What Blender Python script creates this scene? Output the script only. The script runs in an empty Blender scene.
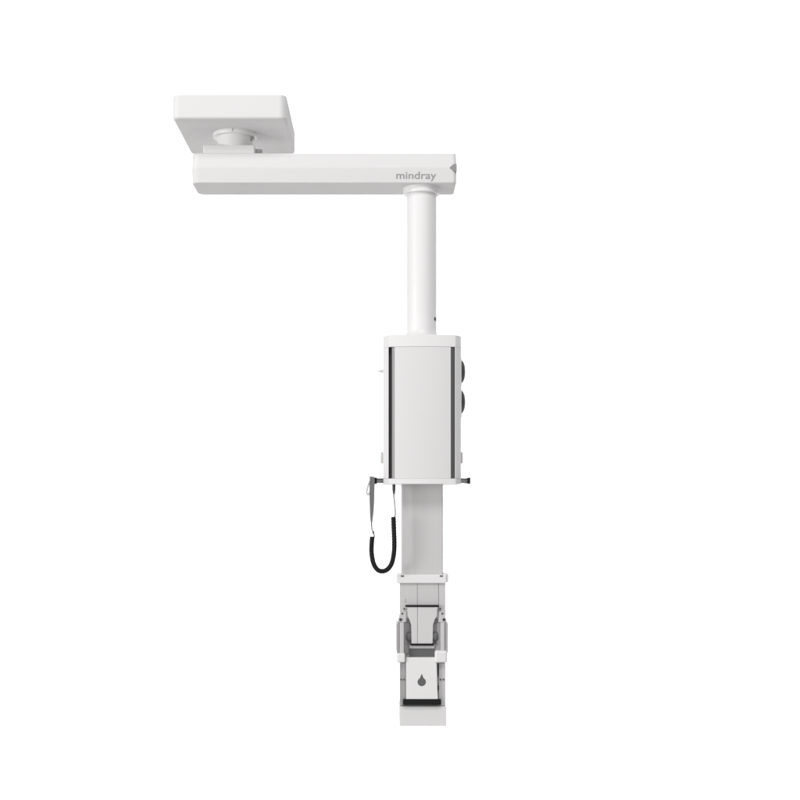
import bpy, bmesh, math
from mathutils import Vector, Matrix

# ------------------------------------------------------------------ camera, world, lamps
scene = bpy.context.scene
COL = scene.collection
D, F = 5.6, 1344.0            # distance camera - pendant axis, focal length in photo pixels
VPU, VPV = 381.0, 510.0       # point of the photo straight ahead of the camera

cam = bpy.data.objects.new('camera', bpy.data.cameras.new('camera'))
COL.objects.link(cam)
cam.location = (0, -D, 0)
cam.rotation_euler = (math.radians(90), 0, 0)
cam.data.sensor_width = 36
cam.data.lens = F / 800 * 36
cam.data.shift_x = (400 - VPU) / 800
cam.data.shift_y = (VPV - 400) / 800
cam.data.clip_end = 200
scene.camera = cam

world = bpy.data.worlds.new('World')
scene.world = world
world.use_nodes = True
bg = world.node_tree.nodes['Background']
bg.inputs[0].default_value = (1, 0.99, 0.985, 1)
bg.inputs[1].default_value = 0.505

scene.view_settings.view_transform = 'Standard'
scene.view_settings.look = 'None'
scene.view_settings.exposure = 0
scene.view_settings.gamma = 1


def area(name, loc, target, sx, sy, power, col=(1, 1, 1)):
    l = bpy.data.lights.new(name, 'AREA')
    l.shape = 'RECTANGLE'
    l.size, l.size_y, l.energy, l.color = sx, sy, power, col
    o = bpy.data.objects.new(name, l)
    COL.objects.link(o)
    o.location = loc
    o.rotation_euler = (Vector(target) - Vector(loc)).to_track_quat('-Z', 'Y').to_euler()
    return o


area('key_softbox', (-6.6, -5.0, 0.2), (0, 0, 0.4), 2.4, 3.6, 320, (1, 0.995, 0.99))
area('front_softbox', (0.3, -6.2, 6.0), (0, 0, 0.2), 4.4, 2.2, 262)
for lx, lz, sx_, sy_, pw in ((0, 6.6, 13, 1.2, 690), (0, -4.9, 13, 1.2, 690), (-7, .8, 1.2, 9, 400), (7, .8, 1.2, 9, 400)):
    area('backdrop_lamp', (lx, 4.6, lz), (lx, 10, lz), sx_, sy_, pw)

# ------------------------------------------------------------------ helpers


def X(u, y): return (u - VPU) * (D + y) / F
def Z(v, y): return (VPV - v) * (D + y) / F
def P(u, v, y): return Vector((X(u, y), y, Z(v, y)))
def S(px, y=0): return px * (D + y) / F


WL = {}


def link(o, parent, c):
    COL.objects.link(o)
    if parent is not None:
        o.parent = parent
        o.location = c - WL[parent.name]
    else:
        o.location = c
    WL[o.name] = c.copy()


def obj(name, bm, mat, parent=None, smooth=35, weighted=True):
    bmesh.ops.recalc_face_normals(bm, faces=bm.faces[:])
    xs = [v.co for v in bm.verts]
    lo = Vector([min(c[i] for c in xs) for i in range(3)])
    hi = Vector([max(c[i] for c in xs) for i in range(3)])
    c = (lo + hi) / 2
    bmesh.ops.translate(bm, verts=bm.verts[:], vec=-c)
    me = bpy.data.meshes.new(name)
    for f in bm.faces:
        f.smooth = True
    bm.to_mesh(me)
    bm.free()
    me.materials.append(mat)
    me.set_sharp_from_angle(angle=math.radians(smooth))
    o = bpy.data.objects.new(name, me)
    link(o, parent, c)
    if weighted:
        m = o.modifiers.new('normals', 'WEIGHTED_NORMAL')
        m.keep_sharp = True
    return o


def empty(name, loc):
    o = bpy.data.objects.new(name, None)
    o.empty_display_size = 0.1
    link(o, None, Vector(loc))
    return o


def bevel(bm, edges, w, seg=3):
    if w > 0 and edges:
        bmesh.ops.bevel(bm, geom=edges, offset=w, offset_type='OFFSET', segments=seg,
                        profile=0.5, affect='EDGES', clamp_overlap=True)


def prism(bm, pts, axis, a, b, bev=0.0, seg=3):
    """closed outline pts extruded along axis ('x','y','z') from a to b"""
    def mk(p, q):
        if axis == 'x': return (q, p[0], p[1])
        if axis == 'y': return (p[0], q, p[1])
        return (p[0], p[1], q)
    tmp = bmesh.new()
    A = [tmp.verts.new(mk(p, a)) for p in pts]
    B = [tmp.verts.new(mk(p, b)) for p in pts]
    n = len(pts)
    tmp.faces.new(A)
    tmp.faces.new(B)
    for i in range(n):
        tmp.faces.new((A[i], A[(i + 1) % n], B[(i + 1) % n], B[i]))
    bmesh.ops.recalc_face_normals(tmp, faces=tmp.faces[:])
    if bev:
        bevel(tmp, [e for e in tmp.edges if e.calc_face_angle(0) > 0.4], bev, seg)
    join(bm, tmp)
    return bm


def join(bm, tmp):
    me = bpy.data.meshes.new('tmp')
    tmp.to_mesh(me)
    tmp.free()
    bm.from_mesh(me)
    bpy.data.meshes.remove(me)


def box(u0, u1, v0, v1, yf, yb, bev=0.6, bm=None, seg=3):
    """box whose front face (at depth yf) covers u0..u1, v0..v1 of the photo"""
    bm = bm or bmesh.new()
    x0, x1, z0, z1 = X(u0, yf), X(u1, yf), Z(v1, yf), Z(v0, yf)
    return prism(bm, [(x0, z0), (x1, z0), (x1, z1), (x0, z1)], 'y', yf, yb, S(bev, yf), seg)


def plate(uv, yf, yb, bev=0.3, bm=None):
    bm = bm or bmesh.new()
    return prism(bm, [(X(u, yf), Z(v, yf)) for u, v in uv], 'y', yf, yb, S(bev, yf), 2)


def lathe(prof, origin, axis='z', n=64, bm=None):
    """prof: (radius, height) from one end to the other"""
    bm = bm or bmesh.new()
    o = Vector(origin)
    rings = []
    for r, h in prof:
        if r < 1e-6:
            q = (0, 0, h) if axis == 'z' else ((h, 0, 0) if axis == 'x' else (0, h, 0))
            rings.append([bm.verts.new(o + Vector(q))])
            continue
        ring = []
        for k in range(n):
            a = 2 * math.pi * k / n
            c, s = r * math.cos(a), r * math.sin(a)
            q = (c, s, h) if axis == 'z' else ((h, c, s) if axis == 'x' else (s, h, c))
            ring.append(bm.verts.new(o + Vector(q)))
        rings.append(ring)
    for A, B in zip(rings, rings[1:]):
        for k in range(n):
            j = (k + 1) % n
            if len(A) == 1 and len(B) == 1: continue
            if len(A) == 1: bm.faces.new((A[0], B[j], B[k]))
            elif len(B) == 1: bm.faces.new((A[k], A[j], B[0]))
            else: bm.faces.new((A[k], A[j], B[j], B[k]))
    for R in (rings[0], rings[-1]):
        if len(R) > 1: bm.faces.new(R)
    return bm


def rlathe(r, h0, h1, origin, axis='z', e=0.003, bm=None, n=64):
    return lathe([(r - e, h0), (r - e * .3, h0 + e * .3), (r, h0 + e), (r, h1 - e),
                  (r - e * .3, h1 - e * .3), (r - e, h1)], origin, axis, n, bm)


def spline(pts, n=16):
    out = []
    q = [pts[0] + (pts[0] - pts[1])] + list(pts) + [pts[-1] + (pts[-1] - pts[-2])]
    for i in range(1, len(q) - 2):
        for k in range(n):
            t = k / n
            a, b, c, d = q[i - 1], q[i], q[i + 1], q[i + 2]
            out.append(0.5 * ((2 * b) + (c - a) * t + (2 * a - 5 * b + 4 * c - d) * t * t
                              + (3 * b - a - 3 * c + d) * t ** 3))
    out.append(pts[-1].copy())
    return out


def sweep(path, radius, n=14, bm=None):
    """radius: number or function of arc fraction 0..1"""
    bm = bm or bmesh.new()
    rings = []
    m = len(path)
    nrm = Vector((0, -1, 0))
    for i, p in enumerate(path):
        t = (path[min(i + 1, m - 1)] - path[max(i - 1, 0)]).normalized()
        s = t.cross(nrm)
        s.normalize()
        w = s.cross(t)
        r = radius(i / (m - 1)) if callable(radius) else radius
        rings.append([bm.verts.new(p + (s * math.cos(a) + w * math.sin(a)) * r)
                      for a in [2 * math.pi * k / n for k in range(n)]])
    for A, B in zip(rings, rings[1:]):
        for k in range(n):
            bm.faces.new((A[k], A[(k + 1) % n], B[(k + 1) % n], B[k]))
    bm.faces.new(rings[0])
    bm.faces.new(rings[-1])
    return bm


def material(name, col, rough, metal=0.0, bump=0.0, scale=400.0, vary=0.02, brushed=None, coat=0.0, spec=0.5):
    m = bpy.data.materials.new(name)
    m.use_nodes = True
    nt = m.node_tree
    b = nt.nodes['Principled BSDF']
    b.inputs['Metallic'].default_value = metal
    b.inputs['Specular IOR Level'].default_value = spec
    b.inputs['Coat Weight'].default_value = coat
    b.inputs['Coat Roughness'].default_value = 0.15
    tc = nt.nodes.new('ShaderNodeTexCoord')
    mp = nt.nodes.new('ShaderNodeMapping')
    if brushed: mp.inputs['Scale'].default_value = brushed
    nz = nt.nodes.new('ShaderNodeTexNoise')
    nz.inputs['Scale'].default_value = scale
    nz.inputs['Detail'].default_value = 4
    nt.links.new(tc.outputs['Object'], mp.inputs['Vector'])
    nt.links.new(mp.outputs['Vector'], nz.inputs['Vector'])
    cr = nt.nodes.new('ShaderNodeMapRange')
    cr.inputs['To Min'].default_value = 1 - vary
    cr.inputs['To Max'].default_value = 1 + vary
    nt.links.new(nz.outputs['Fac'], cr.inputs['Value'])
    mx = nt.nodes.new('ShaderNodeVectorMath')
    mx.operation = 'SCALE'
    mx.inputs[0].default_value = col
    nt.links.new(cr.outputs['Result'], mx.inputs['Scale'])
    nt.links.new(mx.outputs['Vector'], b.inputs['Base Color'])
    rr = nt.nodes.new('ShaderNodeMapRange')
    rr.inputs['To Min'].default_value = max(rough - .05, .02)
    rr.inputs['To Max'].default_value = rough + .05
    nt.links.new(nz.outputs['Fac'], rr.inputs['Value'])
    nt.links.new(rr.outputs['Result'], b.inputs['Roughness'])
    if bump:
        bp = nt.nodes.new('ShaderNodeBump')
        bp.inputs['Strength'].default_value = bump
        bp.inputs['Distance'].default_value = 0.0006
        nt.links.new(nz.outputs['Fac'], bp.inputs['Height'])
        nt.links.new(bp.outputs['Normal'], b.inputs['Normal'])
    return m


MATTE = material('white_matte_shell', (.74, .735, .735), .6, bump=.05, scale=700, vary=.01, spec=0.0)
WHITE = material('white_powder_coat', (.80, .795, .795), .38, bump=.06, scale=700, vary=.012)
PANEL = material('pale_grey_panel_paint', (.73, .725, .725), .45, bump=.05, scale=600, vary=.012)
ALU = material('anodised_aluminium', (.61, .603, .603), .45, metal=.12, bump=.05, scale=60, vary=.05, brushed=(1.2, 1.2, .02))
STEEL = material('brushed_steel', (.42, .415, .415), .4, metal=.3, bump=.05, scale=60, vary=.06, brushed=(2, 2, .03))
RAILM = material('rail_steel', (.5, .5, .5), .3, metal=.8, scale=200)
GROOVE = material('dark_grey_insert', (.10, .098, .10), .5, scale=300, vary=.08)
DARK = material('charcoal_rubber', (.04, .039, .04), .5, scale=300, vary=.15, bump=.1)
BLACK = material('black_plastic', (.010, .010, .011), .5, scale=300, vary=.15, bump=.1, spec=.2)
GREYP = material('mid_grey_plastic', (.12, .118, .12), .5, scale=300, vary=.08, bump=.05)
INK = material('grey_print', (.31, .305, .31), .5, scale=500, vary=.04)
DROPINK = material('dark_grey_print', (.12, .118, .12), .5, scale=500, vary=.05)
CORD = material('pale_cord', (.42, .41, .41), .5, scale=500, vary=.06)
BACK = material('backdrop_white', (.92, .92, .92), .9, scale=2, vary=.004, spec=.1)

# ------------------------------------------------------------------ setting: the white studio backdrop
bm = bmesh.new()
prism(bm, [(-8.5, -6.5), (8.5, -6.5), (8.5, 9), (-8.5, 9)], 'y', 10, 10.1)
bd = obj('backdrop', bm, BACK, weighted=False)
bd['kind'] = 'structure'

# ------------------------------------------------------------------ the pendant
HX = X(235.0, 0)        # axis of the ceiling joint
CX = X(421.5, 0)        # axis of the drop tube and column
pendant = empty('ceiling_pendant', (HX, 0, Z(94, -0.224)))
pendant['label'] = 'white ceiling mounted medical supply pendant with horizontal arm, drop tube and supply head'
pendant['category'] = 'medical pendant'

# ceiling cover
ph, pbk = 0.225, 0.325
px0, px1 = X(172, -ph), X(286.3, -ph)
zb, zt = Z(118.6, -ph), Z(94.2, -ph)
bm = bmesh.new()
tmp = bmesh.new()
prism(tmp, [(px0, -ph), (px1, -ph), (px1, pbk), (px0, pbk)], 'z', zb, zt)
bevel(tmp, [e for e in tmp.edges if abs(e.verts[0].co.z - e.verts[1].co.z) > .01], 0.030, 8)
bevel(tmp, [e for e in tmp.edges if abs(e.verts[0].co.z - e.verts[1].co.z) < 1e-5
            and abs(e.verts[0].co.z - zb) < 1e-4], 0.010, 5)
bevel(tmp, [e for e in tmp.edges if abs(e.verts[0].co.z - e.verts[1].co.z) < 1e-5
            and abs(e.verts[0].co.z - zt) < 1e-4], 0.006, 3)
join(bm, tmp)
cover = obj('ceiling_cover', bm, MATTE, pendant)
# rotary joint between cover and arm
YCH = -0.080
zarm = Z(153, YCH)
bm = bmesh.new()
rlathe(S(22), zb - .017, zb + .002, (HX, 0, 0), e=.005, bm=bm)
joint = obj('rotary_joint', bm, WHITE, pendant)
bm = rlathe(S(18), zarm + .02, zb - .015, (HX, 0, 0), e=.002)
obj('neck', bm, WHITE, joint)
bm = bmesh.new()
bw = S(25.5)
prism(bm, [(HX - bw - S(4), -.075), (HX + bw - S(4), -.075), (HX + bw - S(4), .075), (HX - bw - S(4), .075)],
      'z', zarm - .004, zarm + .036, .006)
obj('joint_base', bm, WHITE, joint)
bm = bmesh.new()
prism(bm, [(HX + bw - S(4.4), -.03), (HX + bw + S(2.4), -.03), (HX + bw + S(2.4), .03), (HX + bw - S(4.4), .03)],
      'z', zarm - .004, zarm + .030, .003)
obj('base_end_block', bm, ALU, joint)  # darker block at the right end of the joint base
bm = rlathe(S(4.2), -.012, .03, (HX + S(15.6), -.02, zb - .021), axis='y', e=.005, n=40)
obj('neck_side_disc', bm, STEEL, joint)  # mid grey disc at the right of the neck
obj('seam', box(232.2, 232.8, 127.5, 131.2, -.0935, -.08, 0), STEEL, joint, weighted=False)

# arm: flat underside, upright face, leaning upper face
ya = 0.107
ylo = 0.093                    # the face leans back slightly towards its lower edge
z0, z1, z2 = Z(183, -ylo), Z(167.2, -ya), zarm
ax0, ax1 = X(191, -ya), X(456.6, -ya)
prof = [(-ylo, z0), (-ya, z1), (YCH, z2), (-YCH, z2), (ya, z1), (.116, z0)]
bm = bmesh.new()
tmp = bmesh.new()
prism(tmp, prof, 'x', ax0, ax1)
ends_l = [e for e in tmp.edges if all(abs(v.co.x - ax0) < 1e-5 for v in e.verts)
          and abs(e.verts[0].co.z - e.verts[1].co.z) > .01]
bevel(tmp, ends_l, .030, 6)
ends_r = [e for e in tmp.edges if all(abs(v.co.x - ax1) < 1e-5 for v in e.verts)
          and abs(e.verts[0].co.z - e.verts[1].co.z) > .01]
bevel(tmp, ends_r, .016, 5)
tmp.normal_update()
bevel(tmp, [e for e in tmp.edges if e.calc_face_angle(0) > .35], .0045, 4)
join(bm, tmp)
arm = obj('arm', bm, MATTE, pendant, smooth=50)
# corner latch at the free end of the arm
bm = plate([(449.5, 167.4), (453.2, 164.2), (456.9, 163.6), (456.9, 171.6), (453.4, 170.6)], -ya - .002, -.06, .3)
obj('end_latch', bm, material('latch_grey', (.27, .268, .27), .5, scale=300, vary=.06), arm)
# lettering
cu = bpy.data.curves.new('lettering', 'FONT')
cu.body = 'mindray'
cu.size = 1
cu.extrude = 0.02
cu.offset = 0.004
to = bpy.data.objects.new('lettering_source', cu)
COL.objects.link(to)
bpy.context.view_layer.update()
dg = bpy.context.evaluated_depsgraph_get()
tm = bpy.data.meshes.new_from_object(to.evaluated_get(dg))
bpy.data.objects.remove(to)
lb = bmesh.new()
lb.from_mesh(tm)
xs = [v.co.x for v in lb.verts]
ys = [v.co.y for v in lb.verts]
tx0, tx1 = X(396.3, -ya), X(436.2, -ya)
ty0, ty1 = Z(180.6, -ya), Z(171.4, -ya)
sx = (tx1 - tx0) / (max(xs) - min(xs))
sy = (ty1 - ty0) / (max(ys) - min(ys))
for v in lb.verts:
    a, b, c = v.co
    zz = ty0 + (b - min(ys)) * sy
    v.co = Vector((tx0 + (a - min(xs)) * sx, -ylo - (ya - ylo) * (zz - z0) / (z1 - z0) - .0006 - c * .02, zz))
obj('lettering', lb, INK, arm, weighted=False)

# drop tube
ztop = z0 - .001
zht = Z(335.8, -.14)          # top of the supply head
bm = lathe([(S(15.1), zht - .01), (S(15.1), ztop + .002)], (CX, 0, 0), n=96)
tube = obj('drop_tube', bm, WHITE, pendant)
bm = bmesh.new()
r = S(18.2)
lathe([(S(15.4), ztop - .027), (r - .003, ztop - .027), (r - .001, ztop - .026), (r, ztop - .023), (r, ztop + .001), (S(15.4), ztop + .001)],
      (CX, 0, 0), n=96, bm=bm)
obj('collar', bm, WHITE, tube)
bm = lathe([(S(19.5), zht - .004), (S(19.3), zht + .006), (S(17.0), zht + .014), (S(15.6), zht + .026), (S(15.2), zht + .034)],
           (CX, 0, 0), n=96)
obj('flare', bm, WHITE, tube)
# small dark set screw low on the tube
ang = math.radians(62)
c = Vector((CX + S(15.0) * math.sin(ang), -S(15.0) * math.cos(ang), Z(319, -.03)))
bm = rlathe(.0085, -.004, .0015, (0, 0, 0), axis='y', e=.001, n=24)
bmesh.ops.scale(bm, verts=bm.verts[:], vec=(1, -1, 1))
bmesh.ops.rotate(bm, verts=bm.verts[:], cent=(0, 0, 0), matrix=Matrix.Rotation(ang, 3, 'Z'))
bmesh.ops.translate(bm, verts=bm.verts[:], vec=c)
obj('set_screw', bm, DARK, tube)

# ------------------------------------------------------------------ supply head
yh = -.125                     # depth at which the outer corners stand
hx0, hx1 = X(383.2, yh), X(461.0, yh)
bow = .020
yfc = -.160                    # front plane at the grooves


def front_y(x):
    t = (x - (hx0 + hx1) / 2) / ((hx1 - hx0) / 2)
    return yfc - bow * (1 - t * t)


def head_outline(ins=0.0, n=24):
    a, b = hx0 + ins, hx1 - ins
    cw = .024
    f0, f1 = a + cw, b - cw
    pts = [(a, .135), (a, yh + ins)]
    for k in range(n + 1):
        x = f0 + (f1 - f0) * k / n
        pts.append((x, front_y(x) + ins))
    pts += [(b, yh + ins), (b, .135)]
    # back corners
    return pts


zhb = Z(484, -.16)
zct, zcb = Z(347, -.16), Z(478.6, -.16)
# core, dark, shows only in the two grooves
bm = prism(bmesh.new(), head_outline(.012), 'z', zhb + .004, zht - .004)
head = obj('supply_head', bm, GROOVE, pendant, weighted=False)
# caps
bm = bmesh.new()
prism(bm, head_outline(), 'z', zct, zht, .0012, 2)
obj('top_cap', bm, WHITE, head, smooth=40)
bm = bmesh.new()
prism(bm, head_outline(), 'z', zhb, zcb, .0012, 2)
obj('bottom_cap', bm, WHITE, head, smooth=40)


def px2x(u):
    x = X(u, -.16)
    for _ in range(4):
        x = X(u, front_y(x))
    return x


# front panel
gx0, gx1 = px2x(394.6), px2x(450.9)
n = 24
front = [(gx0 + (gx1 - gx0) * k / n) for k in range(n + 1)]
out = [(x, front_y(x) + .002) for x in front] + [(gx1, -.13), (gx0, -.13)]
bm = prism(bmesh.new(), out, 'z', zcb + .0003, zct - .0003, .0008, 2)
obj('front_panel', bm, PANEL, head, smooth=40)
# corner profiles beside the grooves
for side in (0, 1):
    if side == 0:
        a, b = hx0, px2x(388.6)
        out = [(a, .13), (a, yh), (hx0 + .024, front_y(hx0 + .024)), (b, front_y(b)), (b, yh + .02), (b, .13)]
    else:
        a, b = hx1, px2x(455.0)
        out = [(b, .13), (b, yh + .02), (b, front_y(b)), (hx1 - .024, front_y(hx1 - .024)), (a, yh), (a, .13)]
    # b may lie outside the chamfer: keep outline ordered
    if side == 0 and b < hx0 + .024: out.pop(2); out[2] = (b, yh + (front_y(hx0 + .024) - yh) * (b - hx0) / .024)
    if side == 1 and b > hx1 - .024: out.pop(3); out[2] = (b, yh + (front_y(hx1 - .024) - yh) * (hx1 - b) / .024)
    bm = prism(bmesh.new(), out, 'z', zcb + .0003, zct - .0003, .0012, 2)
    obj('corner_profile', bm, WHITE, head, smooth=40)
# bevelled lip inside the left groove and right groove
for u0, u1, e in ((392.2, 394.4, 1), (451.2, 454.7, -1)):
    a, b = px2x(u0), px2x(u1)
    ya_, yb_ = front_y(a), front_y(b)
    if e > 0: out = [(a, ya_ + .010), (b, yb_ + .003), (b, -.13), (a, -.13)]
    else: out = [(a, ya_ + .006), (b, yb_ + .010), (b, -.13), (a, -.13)]
    bm = prism(bmesh.new(), out, 'z', zcb + .001, zct - .001)
    obj('groove_lip', bm, GROOVE if e < 0 else STEEL, head, weighted=False)  # right lip gets a darker colour for its slope facing away from the light

# gas outlets on the right side (seen edge on), each on a thin plate
for va, vb, pb in ((360.2, 383.4, 388), (390.4, 413.8, 418.5)):
    zc = (Z(va, 0) + Z(vb, 0)) / 2
    rr = (Z(va, 0) - Z(vb, 0)) / 2
    bm = bmesh.new()
    bz = (Z(va - 1, 0) + Z(pb, 0)) / 2
    hz = (Z(va - 1, 0) - Z(pb, 0)) / 2
    prism(bm, [(-.055, bz - hz), (.055, bz - hz), (.055, bz + hz), (-.055, bz + hz)], 'x', hx1 - .002, hx1 + .007, .002, 2)
    pl = obj('outlet_plate', bm, PANEL, head)
    x0 = hx1 + .006
    prof = [(rr * .97, 0), (rr, .002)]
    for k in range(1, 9):
        a = math.pi / 2 * k / 8
        prof.append((rr * (1 - .9 * (1 - math.cos(a)) ** .9) if k < 8 else rr * .1, .002 + .0172 * math.sin(a)))
    prof.append((0, .0196))
    bm = lathe(prof, (x0, 0, zc), axis='x', n=48)
    obj('gas_outlet', bm, DARK, pl)

# small tabs on both sides low down, and a small peg high on the left side
for sgn, xx in ((1, hx1), (-1, hx0)):
    bm = bmesh.new()
    za, zb_ = Z(452, -.06), Z(463.4, -.06)
    w = .0105
    x0, x1 = (xx - .001, xx + w) if sgn > 0 else (xx - w, xx + .001)
    prism(bm, [(x0, za), (x1, za), (x1, zb_), (x0, zb_)], 'y', -.075, -.03, .0015, 2)
    obj('side_catch', bm, ALU, head)
zc = Z(371.2, -.05)
bm = lathe([(.001, -.022), (.0035, -.018), (.0062, -.006), (.0062, .002)], (hx0, -.05, zc), axis='x', n=24)
obj('side_peg', bm, ALU, head)

# equipment rails running front to back along both lower sides
for sgn, xx, uo in ((-1, hx0, 373.6), (1, hx1, 470.2)):
    yr = -.14
    xo = X(uo, yr)
    xi = xo - sgn * S(3.0 if sgn < 0 else 2.4)
    zt_, zb_ = Z(477.7, yr), Z(483.6, yr)
    bm = bmesh.new()
    prism(bm, [(min(xi, xo), zb_), (max(xi, xo), zb_), (max(xi, xo), zt_), (min(xi, xo), zt_)], 'y', yr + .012, .14, .001, 2)
    rail = obj('equipment_rail', bm, RAILM, head)
    bm = bmesh.new()
    prism(bm, [(min(xi, xo) - .0008, zb_ - .0008), (max(xi, xo) + .0008, zb_ - .0008), (max(xi, xo) + .0008, zt_ + .0008),
               (min(xi, xo) - .0008, zt_ + .0008)], 'y', yr, yr + .0125, .0015, 2)
    obj('rail_cap', bm, BLACK, rail)
    for vv0, vv1, m in ((478.3, 479.5, GREYP), (479.5, 481.6, ALU), (481.6, 482.8, GREYP)):
        bm = bmesh.new()
        a, b = (xi + .0004, xx + .004) if sgn < 0 else (xx - .004, xi - .0004)
        prism(bm, [(a, Z(vv1, -.1)), (b, Z(vv1, -.1)), (b, Z(vv0, -.1)), (a, Z(vv0, -.1))], 'y',
              -.10 if m is GREYP else -.094, -.06)
        obj('rail_spacer', bm, m, rail, weighted=False)

# ------------------------------------------------------------------ lift column under the head
yc = -.078
bm = box(401.6, 443.0, 482, 577, yc, .078, 1.6, seg=4)
column = obj('lift_column', bm, ALU, pendant)
# clamp collar
bm = box(396.6, 446.4, 574.6, 583.4, -.098, .09, .9)
collar = obj('clamp_collar', bm, WHITE, pendant)
bm = box(443.6, 448.4, 573.0, 582.2, -.090, -.02, .7)
obj('clamp_lever', bm, WHITE, collar)
for u in (402.4, 441.4):
    bm = box(u - 1.7, u + 1.7, 575.2, 577.0, -.0992, -.09, .4)
    obj('clamp_screw', bm, GREYP, collar)

# ------------------------------------------------------------------ lower housing
yl = -.086
bm = box(400.2, 445.0, 582, 707, yl + .006, .085, .6)
low = obj('lower_housing', bm, STEEL, pendant)
bm = bmesh.new()
for u0, u1 in ((399.6, 417.25), (417.55, 438.35), (438.75, 445.4)):
    box(u0, u1, 583.6, 622, yl, yl + .02, .3, bm, 2)
obj('upper_face', bm, ALU, low)
# tongue: wide shoulders that step in, split by a seam
y1 = yl - .016
bm = bmesh.new()
plate([(406.6, 607), (417.3, 607), (417.3, 644), (411.6, 644), (411.2, 625), (409.6, 620), (407.6, 616), (407.4, 609.5)], y1, yl + .012, .3, bm)
plate([(417.6, 607), (438.0, 607), (437.2, 609.5), (436.9, 616), (434.6, 620), (433.0, 625), (432.6, 644), (417.6, 644)], y1, yl + .012, .3, bm)
tongue = obj('tongue', bm, material('tongue_paint', (.64, .635, .635), .45, bump=.05, scale=300, vary=.03), low)
obj('upper_slot', box(405.4, 439.0, 605.2, 606.8, y1 - .004, yl + .01, .2), BLACK, low)
obj('lower_slot', box(411.0, 433.8, 643.6, 645.4, y1 - .004, yl + .01, .2), BLACK, low)
bm = box(409.6, 434.4, 645.6, 648.6, yl - .006, yl + .02, .3)
obj('slot_sill', bm, ALU, low)
bm = box(409.4, 434.4, 648.8, 657.6, yl - .002, yl + .02, .2)
obj('recess_block', bm, GREYP, low)
# wings either side
for s in (-1, 1):
    def m(u): return u if s < 0 else 843.6 - u + .9
    def pb(us, v0, v1, yf, yb, be=.4, bm=None):
        a, b = sorted((m(us[0]), m(us[1])))
        return box(a, b, v0, v1, yf, yb, be, bm, 3)
    # outer arms
    bm = bmesh.new()
    pb((396.4, 399.4), 623.2, 652.6, yl - .018, .03, .5, bm)
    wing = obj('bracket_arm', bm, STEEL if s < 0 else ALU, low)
    bm = bmesh.new()
    pb((399.7, 404.0), 622.8, 653.4, yl - .030, .03, .6, bm)
    obj('arm_plate', bm, ALU, wing)
    # dished inner cheek curving back toward the tongue
    ua, ub = 404.2, 411.4
    pts = []
    for k in range(9):
        t = k / 8
        u = ua + (ub - ua) * t
        y = yl - .024 + .030 * math.sin(t * math.pi / 2)
        pts.append((X(m(u), y), y))
    pts += [(pts[-1][0], yl + .02), (pts[0][0], yl + .02)]
    bm = prism(bmesh.new(), pts, 'z', Z(653, yl), Z(622.6, yl), .0006, 1)
    obj('cheek', bm, STEEL, wing, smooth=60)  # darker metal here puts the recess shade into the colour
    # round pivot beside the tongue, coloured dark to carry the recess shade
    bm = bmesh.new()
    lathe([(S(4.6), .012), (S(4.6), -.002), (S(4.2), -.006), (S(3.2), -.010), (S(1.8), -.0125), (0, -.0135)], P(m(408.9), 636.5, yl - .003), axis='y', bm=bm, n=40)
    obj('pivot', bm, GREYP, wing)
    # sloping gusset above the arm with screws
    bm = plate([(m(400.4), 611.5), (m(406.0), 611.5), (m(406.0), 622.4), (m(397.6), 622.4), (m(398.2), 619.5)], yl - .008, yl + .03, .4)
    gus = obj('gusset', bm, ALU, low)
    bm = bmesh.new()
    for (u, v, r) in ((400.6, 619.6, 1.4), (404.3, 608.8, .9), (402.2, 613.6, .9)):
        rlathe(S(r), -.003, .003, P(m(u), v, yl - .009), axis='y', e=.001, bm=bm, n=20)
    obj('gusset_screw', bm, DARK, gus)
    bm = bmesh.new()
    rlathe(S(1.6), -.004, .004, P(m(408.2), 619.8, yl - .006), axis='y', e=.002, bm=bm, n=20)
    obj('pin', bm, GREYP, gus)
    # white bumper under the arm
    if s < 0: bm = box(396.8, 405.2, 653.2, 662.6, yl - .034, .03, 1.6, seg=4)
    else: bm = box(434.8, 447.4, 650.6, 663.0, yl - .034, .03, 2.2, seg=4)
    obj('bumper', bm, WHITE, wing)
    # lower side rail with two screws
    if s < 0: bm = box(399.8, 405.4, 663, 705.6, yl - .004, yl + .02, .4)
    else: bm = box(438.9, 445.4, 663.4, 705.6, yl - .004, yl + .02, .4)
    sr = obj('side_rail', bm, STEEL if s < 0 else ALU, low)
    bm = bmesh.new()
    for u in (401.0, 404.0):
        rlathe(S(.9), -.003, .002, P(m(u), 679.5, yl - .005), axis='y', e=.001, bm=bm, n=20)
    obj('rail_screw', bm, GREYP, sr)
obj('seal_strip', box(405.0, 405.9, 598.5, 602.5, yl - .001, yl + .01, .1), STEEL, low)
# two dark strips added in place of the dark gaps beside the card
for v0, v1 in ((664, 676), (685.6, 690)):
    obj('gap_strip', box(437.9, 438.8, v0, v1, yl - .006, yl + .02, .1, None, 1), DARK, low)
# white card with the drop symbol
yk = yl - .022
bm = plate([(406.0, 657.4), (436.6, 657.4), (437.4, 690), (438.0, 699.2), (406.0, 699.2)], yk, yl + .01, .5)
card = obj('front_card', bm, WHITE, low)
pts = []
cu_, cv_, R = 421.7, 682.0, 4.15
for k in range(33):
    a = math.radians(-58 + 296 * k / 32)
    pts.append((cu_ + R * math.cos(a), cv_ + R * math.sin(a)))
side = [(1.45, 677.3), (.85, 675.8), (.35, 674.4)]
pts += [(cu_ - a, b) for a, b in side] + [(cu_, 673.9)] + [(cu_ + a, b) for a, b in reversed(side)]
bm = plate(pts, yk - .0008, yk + .0002, 0)
obj('drop_symbol', bm, DROPINK, card, weighted=False)
obj('black_bar', box(403.0, 441.2, 699.6, 705.2, yl - .026, yl + .01, .4), BLACK, low)
bm = box(399.5, 446.2, 706.4, 726, yl - .008, .09, .6)
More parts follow.
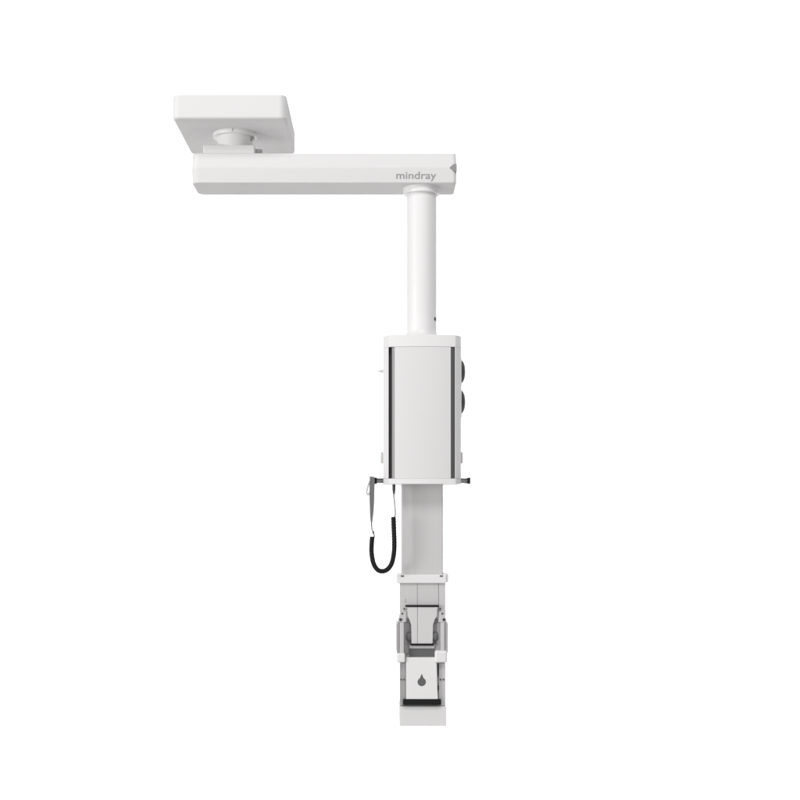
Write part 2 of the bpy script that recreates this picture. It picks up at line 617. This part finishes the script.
obj('foot_block', bm, PANEL, low)

# ------------------------------------------------------------------ hand control hanging from the left rail
yk2 = -.1485
hc = empty('hand_control', P(372, 480, yk2))
hc['label'] = 'slim grey hand control on a looped black cable hanging from the left rail'
hc['category'] = 'hand control'
prof = [(369.6, 476.2), (374.6, 476.8), (374.7, 484), (374.3, 500), (373.9, 509), (372.9, 518), (371.9, 526),
        (371.0, 526), (369.9, 515), (369.4, 500), (369.4, 486)]
obj('handset', plate(prof, yk2 - .008, yk2 + .008, .7), material('handset_grey', (.16, .158, .16), .45, scale=300, vary=.05, bump=.05), hc)
bm = sweep(spline([P(369.6, 481, yk2), P(368.0, 486, yk2), P(366.6, 492, yk2), P(368.2, 494.6, yk2), P(369.8, 492, yk2)], 8), S(.95), 10)
obj('hook', bm, material('clear_grey_hook', (.62, .61, .61), .3, scale=300, vary=.02), hc)
bm = sweep(spline([P(371.5, 524, yk2), P(371.9, 529, yk2), P(373.2, 533, yk2), P(374.2, 536, yk2), P(372.6, 539.5, yk2)], 8), S(.8), 10)
obj('cord', bm, CORD, hc)
bm = rlathe(S(.9), Z(534, yk2), Z(531, yk2), (X(373.3, yk2), yk2, 0), e=.001, n=16)
obj('cord_clip', bm, DARK, hc)
path = spline([P(*q, yk2) for q in ((372.3, 536.6), (371.6, 545), (371.6, 553), (373.4, 563), (377.2, 569.4), (382.4, 571.3),
                                    (387.8, 569.0), (391.8, 563), (393.9, 553), (394.3, 543), (393.9, 530), (393.4, 516.8))], 40)
bm = sweep(path, lambda t: S(2.35) * (1 + .075 * math.sin(t * 2 * math.pi * 50)), 20)
obj('coiled_sleeve', bm, BLACK, hc, smooth=180, weighted=False)
bm = sweep(spline([P(393.9, 519, yk2), P(395.2, 515, yk2), P(395.0, 508, yk2), P(394.3, 500, yk2), P(393.8, 492, yk2), P(393.9, 478, yk2 + .03)], 8), S(.8), 10)
obj('cord', bm, CORD, hc)
bm = lathe([(S(.7), Z(498.5, yk2)), (S(1.2), Z(493, yk2)), (S(1.25), Z(491, yk2)), (S(1.5), Z(490.8, yk2)), (S(1.6), Z(484.6, yk2))],
           (X(393.9, yk2), yk2, 0), n=24)
obj('strain_relief', bm, DARK, hc)
